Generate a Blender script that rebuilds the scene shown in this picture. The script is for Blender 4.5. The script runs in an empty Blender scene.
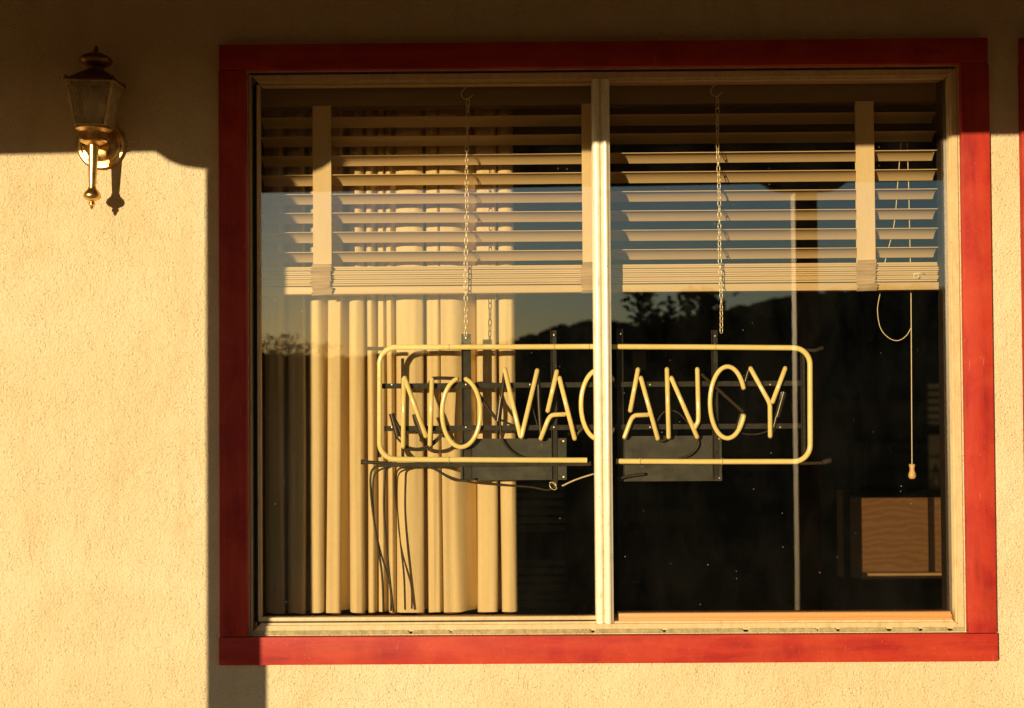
import bpy, bmesh, math, random
from mathutils import Vector, Matrix
from mathutils import noise as mnoise
random.seed(7)
rad = math.radians
scene = bpy.context.scene
COL = scene.collection
W, H = 1024, 708
F = 50 / 36 * W            # focal length in pixels
S = 0.0026                 # metres per pixel on the wall plane
D = F * S                  # camera distance to the wall
KX, KZ = 0.47, 0.10        # sunlight travels (KX, 1, -KZ)

# ------------------------------------------------------------------ camera
yaw, pitch, roll = -0.0095361, 0.02195821, -0.00691247
w_ = Vector((math.sin(yaw) * math.cos(pitch), math.cos(yaw) * math.cos(pitch), math.sin(pitch)))
r_ = Vector((math.cos(yaw), -math.sin(yaw), 0))
u_ = r_.cross(w_)
CR = math.cos(roll) * r_ + math.sin(roll) * u_
CU = -math.sin(roll) * r_ + math.cos(roll) * u_
CP = Vector((0, -D, 1.55))
camd = bpy.data.cameras.new('camera'); cam = bpy.data.objects.new('camera', camd); COL.objects.link(cam)
m = Matrix((CR, CU, -w_)).transposed().to_4x4(); m.translation = CP
cam.matrix_world = m
camd.lens = 50; camd.sensor_width = 36; camd.clip_end = 4000; camd.clip_start = 0.05
camd.dof.use_dof = True; camd.dof.focus_distance = D + 0.03; camd.dof.aperture_fstop = 4.5
scene.camera = cam


def P(px, py, y=0.0):
    """measured point of the photograph at depth y behind the wall face"""
    d = w_ + CR * ((px - 512) / F) - CU * ((py - 354) / F)
    t = (y - CP.y) / d.y
    return CP + d * t


def X(px, y=0.0, py=354): return P(px, py, y).x
def Z(py, y=0.0, px=600): return P(px, py, y).z

# ------------------------------------------------------------------ materials
def new_mat(name):
    mt = bpy.data.materials.new(name); mt.use_nodes = True
    nt = mt.node_tree; nt.nodes.clear()
    out = nt.nodes.new('ShaderNodeOutputMaterial')
    return mt, nt, out


def N(nt, kind, **kw):
    n = nt.nodes.new(kind)
    for k, v in kw.items():
        if k in n.inputs.keys() if hasattr(n.inputs, 'keys') else False:
            n.inputs[k].default_value = v
        else:
            setattr(n, k, v)
    return n


def coords(nt, scale=(1, 1, 1), rot=(0, 0, 0), world=True):
    if world:
        g = nt.nodes.new('ShaderNodeNewGeometry'); o = g.outputs['Position']
    else:
        g = nt.nodes.new('ShaderNodeTexCoord'); o = g.outputs['Object']
    mp = nt.nodes.new('ShaderNodeMapping')
    mp.inputs['Scale'].default_value = scale; mp.inputs['Rotation'].default_value = rot
    nt.links.new(o, mp.inputs['Vector'])
    return mp.outputs['Vector']


def noise(nt, vec, scale, detail=4, rough=0.55, dist=0.0):
    n = nt.nodes.new('ShaderNodeTexNoise')
    n.inputs['Scale'].default_value = scale; n.inputs['Detail'].default_value = detail
    n.inputs['Roughness'].default_value = rough; n.inputs['Distortion'].default_value = dist
    nt.links.new(vec, n.inputs['Vector'])
    return n.outputs['Fac']


def ramp(nt, fac, stops):
    r = nt.nodes.new('ShaderNodeValToRGB')
    el = r.color_ramp.elements
    while len(el) < len(stops): el.new(0.5)
    for e, (p, c) in zip(el, stops):
        e.position = p; e.color = (c[0], c[1], c[2], 1) if hasattr(c, '__len__') else (c, c, c, 1)
    nt.links.new(fac, r.inputs['Fac'])
    return r.outputs['Color']


def mixc(nt, fac, a, b, mode='MIX'):
    n = nt.nodes.new('ShaderNodeMix'); n.data_type = 'RGBA'; n.blend_type = mode
    if isinstance(fac, (int, float)): n.inputs[0].default_value = fac
    else: nt.links.new(fac, n.inputs[0])
    for sock, v in ((6, a), (7, b)):
        if isinstance(v, (tuple, list)): n.inputs[sock].default_value = (v[0], v[1], v[2], 1)
        else: nt.links.new(v, n.inputs[sock])
    return n.outputs[2]


def math_(nt, op, a, b=None):
    n = nt.nodes.new('ShaderNodeMath'); n.operation = op
    for i, v in enumerate((a, b)):
        if v is None: continue
        if isinstance(v, (int, float)): n.inputs[i].default_value = v
        else: nt.links.new(v, n.inputs[i])
    return n.outputs[0]


def bump(nt, h, strength, dist=0.002, prev=None):
    b = nt.nodes.new('ShaderNodeBump'); b.inputs['Strength'].default_value = strength
    b.inputs['Distance'].default_value = dist
    nt.links.new(h, b.inputs['Height'])
    if prev: nt.links.new(prev, b.inputs['Normal'])
    return b.outputs['Normal']


def principled(nt, out, col, rough=0.6, metal=0.0, normal=None, spec=0.5, **kw):
    p = nt.nodes.new('ShaderNodeBsdfPrincipled')
    if isinstance(col, (tuple, list)): p.inputs['Base Color'].default_value = (col[0], col[1], col[2], 1)
    else: nt.links.new(col, p.inputs['Base Color'])
    if isinstance(rough, (int, float)): p.inputs['Roughness'].default_value = rough
    else: nt.links.new(rough, p.inputs['Roughness'])
    p.inputs['Metallic'].default_value = metal
    p.inputs['Specular IOR Level'].default_value = spec
    for k, v in kw.items(): p.inputs[k].default_value = v
    if normal: nt.links.new(normal, p.inputs['Normal'])
    nt.links.new(p.outputs[0], out.inputs['Surface'])
    return p


def simple(name, a, b=None, rough=0.6, metal=0.0, scale=20, stretch=(1, 1, 1), bumps=0.15, bscale=None, bdist=0.001, spec=0.4, world=True):
    mt, nt, out = new_mat(name)
    v = coords(nt, stretch, world=world)
    n = noise(nt, v, scale, 5, 0.6)
    b = b or tuple(c * 0.75 for c in a)
    col = ramp(nt, n, [(0.3, b), (0.65, a)])
    nb = noise(nt, v, bscale or scale * 4, 4, 0.6)
    rg = math_(nt, 'ADD', math_(nt, 'MULTIPLY', nb, 0.2), rough - 0.1)
    principled(nt, out, col, rg, metal, bump(nt, nb, bumps, bdist), spec)
    return mt


def mat_stucco():
    mt, nt, out = new_mat('cream_stucco')
    v = coords(nt)
    vs = coords(nt, (6, 6, 0.9))
    big = noise(nt, v, 2.2, 5, 0.6, 0.4)
    streak = noise(nt, vs, 1.6, 5, 0.65)
    col = ramp(nt, big, [(0.3, (0.76, 0.57, 0.32)), (0.52, (0.81, 0.64, 0.38)), (0.75, (0.84, 0.70, 0.45))])
    col = mixc(nt, ramp(nt, streak, [(0.55, 0.0), (0.72, 0.55)]), col, (0.70, 0.50, 0.27))
    stain = noise(nt, coords(nt, (1.2, 1, 0.8)), 5.5, 6, 0.7, 0.6)
    col = mixc(nt, ramp(nt, stain, [(0.57, 0.0), (0.78, 0.5)]), col, (0.68, 0.46, 0.21))
    # small pits, browner than the wall around them
    vo = nt.nodes.new('ShaderNodeTexVoronoi'); vo.inputs['Scale'].default_value = 150; vo.feature = 'F1'
    vw = mixc(nt, 0.012, v, noise_col(nt, v, 90))
    nt.links.new(vw, vo.inputs['Vector'])
    keep = noise(nt, v, 14, 3, 0.6)
    pit = math_(nt, 'MULTIPLY', ramp(nt, vo.outputs['Distance'], [(0.10, 1.0), (0.30, 0.0)]), ramp(nt, keep, [(0.36, 0.0), (0.56, 1.0)]))
    col = mixc(nt, math_(nt, 'MULTIPLY', pit, 0.45), col, (0.50, 0.33, 0.15))
    g1 = noise(nt, v, 170, 3, 0.65)
    g2 = noise(nt, coords(nt, (1, 1, 0.6)), 48, 4, 0.6, 0.5)
    g3 = noise(nt, v, 9, 3, 0.5)
    n1 = bump(nt, g1, 1.0, 0.0070)
    n2 = bump(nt, g2, 0.45, 0.008, n1)
    n3 = bump(nt, g3, 0.6, 0.015, n2)
    n4 = bump(nt, math_(nt, 'SUBTRACT', 1.0, pit), 0.6, 0.002, n3)
    principled(nt, out, col, 0.92, 0, n4, 0.15)
    return mt


def noise_col(nt, vec, scale):
    n = nt.nodes.new('ShaderNodeTexNoise'); n.inputs['Scale'].default_value = scale
    nt.links.new(vec, n.inputs['Vector'])
    return n.outputs['Color']


def mat_red(name, stretch):
    mt, nt, out = new_mat(name)
    v = coords(nt, stretch)
    v0 = coords(nt)
    st = noise(nt, v, 26, 6, 0.65, 0.3)
    big = noise(nt, v0, 7, 4, 0.6, 0.5)
    col = ramp(nt, st, [(0.3, (0.26, 0.010, 0.007)), (0.48, (0.39, 0.019, 0.009)), (0.72, (0.50, 0.040, 0.013))])
    col = mixc(nt, ramp(nt, big, [(0.42, 0.0), (0.68, 0.55)]), col, (0.56, 0.066, 0.019))
    sp = noise(nt, v0, 170, 2, 0.5)
    msk = noise(nt, v0, 11, 3, 0.7)
    chips = math_(nt, 'MULTIPLY', ramp(nt, sp, [(0.64, 0.0), (0.70, 1.0)]), ramp(nt, msk, [(0.46, 0.0), (0.60, 1.0)]))
    col = mixc(nt, math_(nt, 'MULTIPLY', chips, 0.16), col, (0.72, 0.42, 0.25))
    scr = noise(nt, coords(nt, (60, 60, 7), (0, rad(25), 0)), 1.5, 3, 0.5)
    col = mixc(nt, ramp(nt, scr, [(0.70, 0.0), (0.76, 0.35)]), col, (0.75, 0.30, 0.18))
    n1 = bump(nt, st, 0.25, 0.0012)
    n2 = bump(nt, noise(nt, v0, 60, 4, 0.6), 0.35, 0.0015, n1)
    principled(nt, out, col, 0.6, 0, n2, 0.3)
    return mt


def mat_white_metal(name='cream_painted_aluminium', a=(0.84, 0.77, 0.60), b=(0.78, 0.68, 0.48), c=(0.62, 0.48, 0.28), rough=0.5):
    mt, nt, out = new_mat(name)
    v = coords(nt)
    vl = coords(nt, (1, 1, 0.35))
    g = noise(nt, vl, 60, 5, 0.7)
    col = ramp(nt, g, [(0.22, c), (0.42, b), (0.7, a)])
    gr = noise(nt, v, 14, 5, 0.7)
    col = mixc(nt, ramp(nt, gr, [(0.55, 0.0), (0.75, 0.5)]), col, (0.60, 0.45, 0.24))
    sp = noise(nt, v, 240, 2, 0.5)
    col = mixc(nt, ramp(nt, sp, [(0.68, 0.0), (0.72, 0.7)]), col, (0.20, 0.12, 0.06))
    principled(nt, out, col, rough, 0, bump(nt, g, 0.2, 0.001), 0.5)
    return mt


def mat_glass(name, extra, tint=(1, 1, 1)):
    mt, nt, out = new_mat(name)
    v = coords(nt)
    tr = nt.nodes.new('ShaderNodeBsdfTransparent'); tr.inputs[0].default_value = (*tint, 1)
    gl = nt.nodes.new('ShaderNodeBsdfGlossy'); gl.inputs['Roughness'].default_value = 0.0
    gl.inputs['Color'].default_value = (1, 1, 1, 1)
    nb = bump(nt, noise(nt, v, 1.6, 2, 0.4), 0.05, 0.004)
    nt.links.new(nb, gl.inputs['Normal'])
    fr = nt.nodes.new('ShaderNodeFresnel'); fr.inputs['IOR'].default_value = 1.5
    ge = nt.nodes.new('ShaderNodeNewGeometry'); sx = nt.nodes.new('ShaderNodeSeparateXYZ'); nt.links.new(ge.outputs['Incoming'], sx.inputs[0])
    outer = math_(nt, 'LESS_THAN', sx.outputs[1], 0.0)          # mirroring limited to the street side, added so the shaded blind stays dark
    fac = math_(nt, 'MULTIPLY', math_(nt, 'ADD', fr.outputs[0], extra), outer)
    mx = nt.nodes.new('ShaderNodeMixShader'); nt.links.new(fac, mx.inputs[0])
    nt.links.new(tr.outputs[0], mx.inputs[1]); nt.links.new(gl.outputs[0], mx.inputs[2])
    # dust film and specks
    df = nt.nodes.new('ShaderNodeBsdfDiffuse'); df.inputs[0].default_value = (0.75, 0.7, 0.6, 1)
    vo = nt.nodes.new('ShaderNodeTexVoronoi'); vo.inputs['Scale'].default_value = 42
    nt.links.new(mixc(nt, 0.01, v, noise_col(nt, v, 60)), vo.inputs['Vector'])
    sel = math_(nt, 'GREATER_THAN', sepx(nt, vo.outputs['Color']), 0.84)
    dot = math_(nt, 'MULTIPLY', ramp(nt, vo.outputs['Distance'], [(0.03, 1.0), (0.075, 0.0)]), sel)
    film = math_(nt, 'MULTIPLY', ramp(nt, noise(nt, coords(nt, (1, 1, 0.5)), 7, 6, 0.7), [(0.4, 0.0), (0.85, 1.0)]), 0.005)
    dust = math_(nt, 'ADD', math_(nt, 'MULTIPLY', dot, 0.30), math_(nt, 'ADD', film, 0.0003))
    m2 = nt.nodes.new('ShaderNodeMixShader'); nt.links.new(dust, m2.inputs[0])
    nt.links.new(mx.outputs[0], m2.inputs[1]); nt.links.new(df.outputs[0], m2.inputs[2])
    nt.links.new(m2.outputs[0], out.inputs['Surface'])
    return mt


def sepx(nt, c):
    s = nt.nodes.new('ShaderNodeSeparateColor'); nt.links.new(c, s.inputs[0]); return s.outputs[0]


def mat_fabric(name, a, b, trans=0.15, weave=420):
    mt, nt, out = new_mat(name)
    v = coords(nt)
    n = noise(nt, coords(nt, (1, 1, 0.15)), 40, 4, 0.6)
    col = ramp(nt, n, [(0.3, b), (0.7, a)])
    wv = noise(nt, coords(nt, (1, 1, 0.12)), weave, 2, 0.5)
    wh = noise(nt, coords(nt, (0.12, 0.12, 1)), weave, 2, 0.5)
    hh = math_(nt, 'ADD', wv, wh)
    col = mixc(nt, math_(nt, 'MULTIPLY', hh, 0.40), col, tuple(q * .75 for q in b))
    p = nt.nodes.new('ShaderNodeBsdfDiffuse'); nt.links.new(col, p.inputs[0])
    nrm = bump(nt, hh, 0.25, 0.0008); nt.links.new(nrm, p.inputs['Normal'])
    t = nt.nodes.new('ShaderNodeBsdfTranslucent'); nt.links.new(col, t.inputs[0])
    mx = nt.nodes.new('ShaderNodeMixShader'); mx.inputs[0].default_value = trans
    nt.links.new(p.outputs[0], mx.inputs[1]); nt.links.new(t.outputs[0], mx.inputs[2])
    nt.links.new(mx.outputs[0], out.inputs['Surface'])
    return mt


def mat_wood(name, a, b, scale=3, stretch=(1, 1, 10), rough=0.5, ring=14, spec=0.35):
    mt, nt, out = new_mat(name)
    v = coords(nt, stretch)
    wv = nt.nodes.new('ShaderNodeTexWave'); wv.wave_type = 'BANDS'; wv.bands_direction = 'Z'
    wv.inputs['Scale'].default_value = scale; wv.inputs['Distortion'].default_value = ring
    wv.inputs['Detail'].default_value = 3; wv.inputs['Detail Scale'].default_value = 1.2
    nt.links.new(v, wv.inputs['Vector'])
    n = noise(nt, coords(nt, tuple(s * 6 for s in stretch)), 6, 4, 0.7)
    col = ramp(nt, wv.outputs['Fac'], [(0.2, b), (0.8, a)])
    col = mixc(nt, math_(nt, 'MULTIPLY', n, 0.5), col, b)
    principled(nt, out, col, rough, 0, bump(nt, n, 0.2, 0.001), spec)
    return mt


def mat_brass(name, a, b, rough):
    mt, nt, out = new_mat(name)
    v = coords(nt)
    n = noise(nt, v, 55, 5, 0.7)
    col = ramp(nt, n, [(0.38, b), (0.58, a)])
    r = math_(nt, 'ADD', math_(nt, 'MULTIPLY', n, 0.25), rough)
    principled(nt, out, col, r, 1.0, bump(nt, noise(nt, v, 160, 3, 0.6), 0.12, 0.0006))
    return mt


M = dict(
    stucco=mat_stucco(),
    red_v=mat_red('red_paint_upright_brushed', (1, 1, 0.12)),
    red_h=mat_red('red_paint_level_brushed', (0.12, 1, 1)),
    alu=mat_white_metal('tan_painted_aluminium', (0.68, 0.50, 0.26), (0.60, 0.42, 0.20), (0.40, 0.27, 0.12)),
    alu_white=mat_white_metal('white_painted_aluminium', (0.86, 0.77, 0.56), (0.80, 0.68, 0.46), (0.52, 0.38, 0.19), 0.24),
    caulk=simple('old_caulk', (0.50, 0.39, 0.19), (0.26, 0.20, 0.09), 0.9, scale=60, bumps=0.8, bdist=0.003),
    bronze=simple('dark_bronze_jamb', (0.026, 0.015, 0.008), (0.014, 0.009, 0.005), 0.6, scale=40),
    black=simple('black_gap_shade', (0.012, 0.010, 0.009), rough=0.6),  # black that paints the shade in the window frame gaps
    glass=mat_glass('window_glass', 0.042, (0.975, 0.945, 0.87)),
    slat=simple('cream_blind_slat', (0.60, 0.45, 0.26), (0.54, 0.39, 0.21), 0.5, scale=8, stretch=(0.3, 1, 1), bumps=0.05),
    tape=mat_fabric('cream_ladder_tape', (0.86, 0.70, 0.46), (0.80, 0.62, 0.38), 0.1),
    vane=mat_fabric('beige_woven_vane', (0.82, 0.66, 0.40), (0.73, 0.57, 0.33), 0.03),
    neon=simple('yellow_coated_neon_tube', (0.92, 0.78, 0.38), (0.86, 0.69, 0.28), 0.17, scale=25, bumps=0.04, spec=0.8),
    blackout=simple('blackout_painted_tube', (0.045, 0.034, 0.022), (0.02, 0.016, 0.012), 0.3, scale=60, spec=0.5),
    steel=simple('dark_sign_steel', (0.045, 0.043, 0.040), (0.022, 0.021, 0.020), 0.4, scale=60, spec=0.12),
    transf=simple('grey_transformer_case', (0.075, 0.075, 0.070), (0.04, 0.04, 0.038), 0.45, scale=25, bumps=0.3, spec=0.12),
    cable=simple('dark_cable', (0.035, 0.028, 0.020), (0.02, 0.015, 0.012), 0.45, scale=60),
    zinc=simple('zinc_chain', (0.80, 0.70, 0.50), (0.60, 0.50, 0.34), 0.3, metal=0.35, scale=100, world=False),
    cord=simple('cream_cord', (0.78, 0.68, 0.48), rough=0.8, scale=200),
    tassel=simple('pale_wood_tassel', (0.72, 0.48, 0.24), rough=0.5, scale=100),
    bar=mat_wood('orange_pine_bar', (0.70, 0.34, 0.11), (0.60, 0.26, 0.08), 25, (.1, 1, 1), 0.5, 3),
    panelwood=mat_wood('brown_grained_panel', (0.135, 0.068, 0.027), (0.105, 0.050, 0.020), 11, (.5, 1, 1), 0.6, 12, spec=0.1),
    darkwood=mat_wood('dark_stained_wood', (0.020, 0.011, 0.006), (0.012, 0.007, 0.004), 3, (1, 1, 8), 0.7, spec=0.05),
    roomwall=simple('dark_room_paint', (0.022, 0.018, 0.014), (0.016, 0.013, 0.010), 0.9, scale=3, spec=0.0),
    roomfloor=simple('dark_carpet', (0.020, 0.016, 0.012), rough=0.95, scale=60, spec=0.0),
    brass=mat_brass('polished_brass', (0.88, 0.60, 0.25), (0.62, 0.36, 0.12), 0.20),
    dbrass=mat_brass('shade_darkened_brass', (0.30, 0.15, 0.07), (0.16, 0.08, 0.036), 0.26),  # brass colour darkened to paint the shade on the lantern top
    agedb=mat_brass('aged_brass_frame', (0.74, 0.52, 0.24), (0.50, 0.33, 0.13), 0.42),
    ceil=simple('brown_porch_ceiling', (0.22, 0.14, 0.07), (0.17, 0.105, 0.05), 0.8, scale=6, stretch=(0.2, 1, 1), spec=0.0),
    post=simple('shade_dark_post', (0.035, 0.024, 0.014), (0.025, 0.017, 0.010), 0.8, scale=10, stretch=(1, 1, .2)),  # dark colour stands in for the shaded wall side of the posts
    roofing=simple('brown_shingle', (0.08, 0.055, 0.04), rough=0.95, scale=20),
    slab=simple('porch_concrete', (0.36, 0.27, 0.17), (0.27, 0.20, 0.12), 0.9, scale=5, bumps=0.3, spec=0.0),
    ground=simple('dry_grass_ground', (0.085, 0.065, 0.035), (0.04, 0.033, 0.018), 0.95, scale=0.4, bumps=0.6, bdist=0.05, spec=0.0),
    hill=simple('dark_brush_hillside', (0.06, 0.055, 0.028), (0.035, 0.035, 0.018), 0.95, scale=0.03, bumps=0.8, bdist=2.0, spec=0.0),
    leaf=simple('dark_tree_leaf', (0.06, 0.075, 0.03), (0.04, 0.05, 0.02), 0.7, scale=3, spec=0.0),
    bark=simple('grey_bark', (0.12, 0.09, 0.06), rough=0.9, scale=20),
    paper=simple('yellowed_paper', (0.45, 0.36, 0.22), rough=0.9, scale=20),
)


def mat_lantern_glass():
    mt, nt, out = new_mat('smoky_lantern_glass')
    v = coords(nt)
    tr = nt.nodes.new('ShaderNodeBsdfTransparent'); tr.inputs[0].default_value = (0.86, 0.78, 0.60, 1)
    gl = nt.nodes.new('ShaderNodeBsdfGlossy'); gl.inputs['Roughness'].default_value = 0.08
    mx = nt.nodes.new('ShaderNodeMixShader'); mx.inputs[0].default_value = 0.05
    nt.links.new(tr.outputs[0], mx.inputs[1]); nt.links.new(gl.outputs[0], mx.inputs[2])
    df = nt.nodes.new('ShaderNodeBsdfDiffuse'); df.inputs[0].default_value = (0.66, 0.52, 0.32, 1)
    m2 = nt.nodes.new('ShaderNodeMixShader')
    nt.links.new(math_(nt, 'MULTIPLY', noise(nt, v, 40, 5, 0.7), 0.65), m2.inputs[0])
    nt.links.new(mx.outputs[0], m2.inputs[1]); nt.links.new(df.outputs[0], m2.inputs[2])
    nt.links.new(m2.outputs[0], out.inputs['Surface'])
    return mt


M['shaderail'] = simple('shade_browned_headrail', (0.22, 0.15, 0.08), rough=0.6, scale=10, stretch=(.2, 1, 1))  # browner than the slats to paint the shade under the lintel
M['louvre'] = simple('light_louvre_wood', (0.62, 0.42, 0.22), rough=0.6, scale=10)
M['lipwood'] = simple('pale_edge_wood', (0.30, 0.17, 0.07), rough=0.6, scale=10)
M['litpaint'] = simple('sunlit_side_paint', (0.84, 0.58, 0.27), rough=0.6, scale=10)  # bright colour that paints the sunlit side of the posts
M['lglass'] = mat_lantern_glass()
M['bulb'] = simple('frosted_bulb_glass', (0.78, 0.70, 0.55), rough=0.35, scale=10)

# ------------------------------------------------------------------ mesh helpers
def tag(o, label=None, cat=None, group=None, kind=None):
    if label: o['label'] = label
    if cat: o['category'] = cat
    if group: o['group'] = group
    if kind: o['kind'] = kind
    return o


def empty(name, loc, label=None, cat=None, group=None, rot=(0, 0, 0)):
    o = bpy.data.objects.new(name, None); COL.objects.link(o)
    o.location = loc; o.rotation_euler = rot; o.empty_display_size = 0.05
    tag(o, label, cat, group)
    bpy.context.view_layer.update()
    return o


class MB:
    """collects faces given in world coordinates"""
    def __init__(self): self.bm = bmesh.new()

    def quad(self, pts):
        vs = [self.bm.verts.new(p) for p in pts]; self.bm.faces.new(vs); return self

    def box(self, x0, x1, y0, y1, z0, z1, bev=0.0, mat=None):
        b = bmesh.new()
        r = bmesh.ops.create_cube(b, size=1)
        for v in b.verts:
            v.co = Vector(((x0 + x1) / 2 + v.co.x * (x1 - x0), (y0 + y1) / 2 + v.co.y * (y1 - y0), (z0 + z1) / 2 + v.co.z * (z1 - z0)))
        if bev > 0: bmesh.ops.bevel(b, geom=b.edges[:], offset=bev, segments=2, affect='EDGES', profile=0.6)
        self._merge(b, mat); return self

    def _merge(self, b, mat=None):
        if mat is not None: bmesh.ops.transform(b, matrix=mat, verts=b.verts)
        me = bpy.data.meshes.new('tmp'); b.to_mesh(me); b.free()
        self.bm.from_mesh(me); bpy.data.meshes.remove(me)

    def tube(self, pts, r, seg=12, closed=False, radii=None):
        pts = [Vector(p) for p in pts]
        n = len(pts); rings = []
        prev = None
        for i, p in enumerate(pts):
            if closed: t = (pts[(i + 1) % n] - pts[i - 1])
            else: t = pts[min(i + 1, n - 1)] - pts[max(i - 1, 0)]
            t.normalize()
            if prev is None:
                a = Vector((0, 1, 0)) if abs(t.y) < 0.9 else Vector((1, 0, 0))
                nrm = (a - t * a.dot(t)).normalized()
            else:
                nrm = (prev - t * prev.dot(t))
                nrm = nrm.normalized() if nrm.length > 1e-6 else prev
            prev = nrm
            bn = t.cross(nrm)
            rr = radii[i] if radii else r
            rings.append([self.bm.verts.new(p + (nrm * math.cos(2 * math.pi * k / seg) + bn * math.sin(2 * math.pi * k / seg)) * rr) for k in range(seg)])
        rng = range(n) if closed else range(n - 1)
        for i in rng:
            a, b = rings[i], rings[(i + 1) % n]
            for k in range(seg):
                self.bm.faces.new((a[k], a[(k + 1) % seg], b[(k + 1) % seg], b[k]))
        if not closed:
            self.bm.faces.new(rings[0][::-1]); self.bm.faces.new(rings[-1])
        return self

    def lathe(self, prof, cx, cy, seg=32, axis='z'):
        """prof: list of (radius, height); axis z or y (height measured along the axis)"""
        rings = []
        for r, h in prof:
            ring = []
            for k in range(seg):
                a = 2 * math.pi * k / seg
                if axis == 'z': co = (cx + r * math.cos(a), cy + r * math.sin(a), h)
                else: co = (cx + r * math.cos(a), h, cy + r * math.sin(a))
                ring.append(self.bm.verts.new(co))
            rings.append(ring)
        for a, b in zip(rings, rings[1:]):
            for k in range(seg):
                self.bm.faces.new((a[k], a[(k + 1) % seg], b[(k + 1) % seg], b[k]))
        self.bm.faces.new(rings[0]); self.bm.faces.new(rings[-1])
        return self

    def prism(self, outline, y0, y1):
        """outline (x, z) extruded from y0 to y1"""
        a = [self.bm.verts.new((x, y0, z)) for x, z in outline]
        b = [self.bm.verts.new((x, y1, z)) for x, z in outline]
        n = len(outline)
        self.bm.faces.new(a); self.bm.faces.new(b[::-1])
        for i in range(n): self.bm.faces.new((a[i], b[i], b[(i + 1) % n], a[(i + 1) % n]))
        return self

    def extrude_x(self, section, x0, x1, caps=True):
        """section (y, z) closed outline extruded along x"""
        a = [self.bm.verts.new((x0, y, z)) for y, z in section]
        b = [self.bm.verts.new((x1, y, z)) for y, z in section]
        n = len(section)
        if caps: self.bm.faces.new(a); self.bm.faces.new(b[::-1])
        for i in range(n): self.bm.faces.new((a[i], b[i], b[(i + 1) % n], a[(i + 1) % n]))
        return self

    def extrude_z(self, section, z0, z1):
        a = [self.bm.verts.new((x, y, z0)) for x, y in section]
        b = [self.bm.verts.new((x, y, z1)) for x, y in section]
        n = len(section)
        self.bm.faces.new(a[::-1]); self.bm.faces.new(b)
        for i in range(n): self.bm.faces.new((a[i], a[(i + 1) % n], b[(i + 1) % n], b[i]))
        return self

    def build(self, name, mat, parent=None, smooth=False, label=None, autos=None):
        bmesh.ops.recalc_face_normals(self.bm, faces=self.bm.faces[:])
        if parent is not None:
            bmesh.ops.transform(self.bm, matrix=parent.matrix_world.inverted(), verts=self.bm.verts)
        me = bpy.data.meshes.new(name); self.bm.to_mesh(me); self.bm.free()
        if smooth or autos:
            for p in me.polygons: p.use_smooth = True
            if autos:
                me.set_sharp_from_angle(angle=rad(autos))
        me.materials.append(mat)
        o = bpy.data.objects.new(name, me); COL.objects.link(o)
        if parent is not None:
            o.parent = parent
        if label: o['label'] = label
        bpy.context.view_layer.update()
        return o


def spline(pts, n=8, closed=False):
    pts = [Vector(p) for p in pts]; out = []
    m_ = len(pts)
    for i in range(m_ if closed else m_ - 1):
        if closed: p0, p1, p2, p3 = pts[i - 1], pts[i], pts[(i + 1) % m_], pts[(i + 2) % m_]
        else: p0, p1, p2, p3 = pts[max(i - 1, 0)], pts[i], pts[i + 1], pts[min(i + 2, m_ - 1)]
        for k in range(n):
            t = k / n
            out.append(0.5 * ((2 * p1) + (p2 - p0) * t + (2 * p0 - 5 * p1 + 4 * p2 - p3) * t * t + (3 * p1 - p0 - 3 * p2 + p3) * t ** 3))
    if not closed: out.append(pts[-1])
    return out

# ------------------------------------------------------------------ key lines of the window (world)
TH = 0.024                                   # trim board thickness
kf = (D - TH) / D                            # corners were measured on the front faces of the boards
tx0, tx1 = -0.8014581 * kf, 1.21438952 * kf
tz0, tz1 = 1.55 + (0.82868613 - 1.55) * kf, 1.55 + (2.44714439 - 1.55) * kf
ix0, ix1 = X(248), X(962)                    # trim inner
iz0, iz1 = Z(634), Z(68.5)
ox0, ox1, oz0, oz1 = ix0 + 0.002, ix1 - 0.002, iz0 + 0.002, iz1 - 0.002   # rough opening just inside the trim
WT = 0.16

# second window to the right
s0 = X(1021)
s_op0, s_op1 = s0 + 0.088, s0 + 1.9

# ------------------------------------------------------------------ wall with two openings
def wall_with_holes(name, mat, x0, x1, z0, z1, y0, y1, holes):
    xs = sorted({x0, x1, *[h[0] for h in holes], *[h[1] for h in holes]})
    zs = sorted({z0, z1, *[h[2] for h in holes], *[h[3] for h in holes]})
    mb = MB()
    def solid(i, j):
        if i < 0 or j < 0 or i >= len(xs) - 1 or j >= len(zs) - 1: return False
        cx, cz = (xs[i] + xs[i + 1]) / 2, (zs[j] + zs[j + 1]) / 2
        return not any(h[0] < cx < h[1] and h[2] < cz < h[3] for h in holes)
    for i in range(len(xs) - 1):
        for j in range(len(zs) - 1):
            if not solid(i, j): continue
            a, b, c, d = xs[i], xs[i + 1], zs[j], zs[j + 1]
            mb.quad([(a, y0, c), (b, y0, c), (b, y0, d), (a, y0, d)])
            mb.quad([(a, y1, c), (a, y1, d), (b, y1, d), (b, y1, c)])
            if not solid(i - 1, j): mb.quad([(a, y0, c), (a, y0, d), (a, y1, d), (a, y1, c)])
            if not solid(i + 1, j): mb.quad([(b, y0, c), (b, y1, c), (b, y1, d), (b, y0, d)])
            if not solid(i, j - 1): mb.quad([(a, y0, c), (a, y1, c), (b, y1, c), (b, y0, c)])
            if not solid(i, j + 1): mb.quad([(a, y0, d), (b, y0, d), (b, y1, d), (a, y1, d)])
    bmesh.ops.remove_doubles(mb.bm, verts=mb.bm.verts[:], dist=1e-5)
    return mb.build(name, mat)


holes = [(ox0, ox1, oz0, oz1), (s_op0, s_op1, oz0, oz1)]
wall = wall_with_holes('stucco_wall', M['stucco'], -6.5, 6.5, -0.05, 2.80, 0.0, WT, holes)
tag(wall, 'long cream stucco outside wall around the red framed window, crossed by porch shadows', 'wall')

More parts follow.
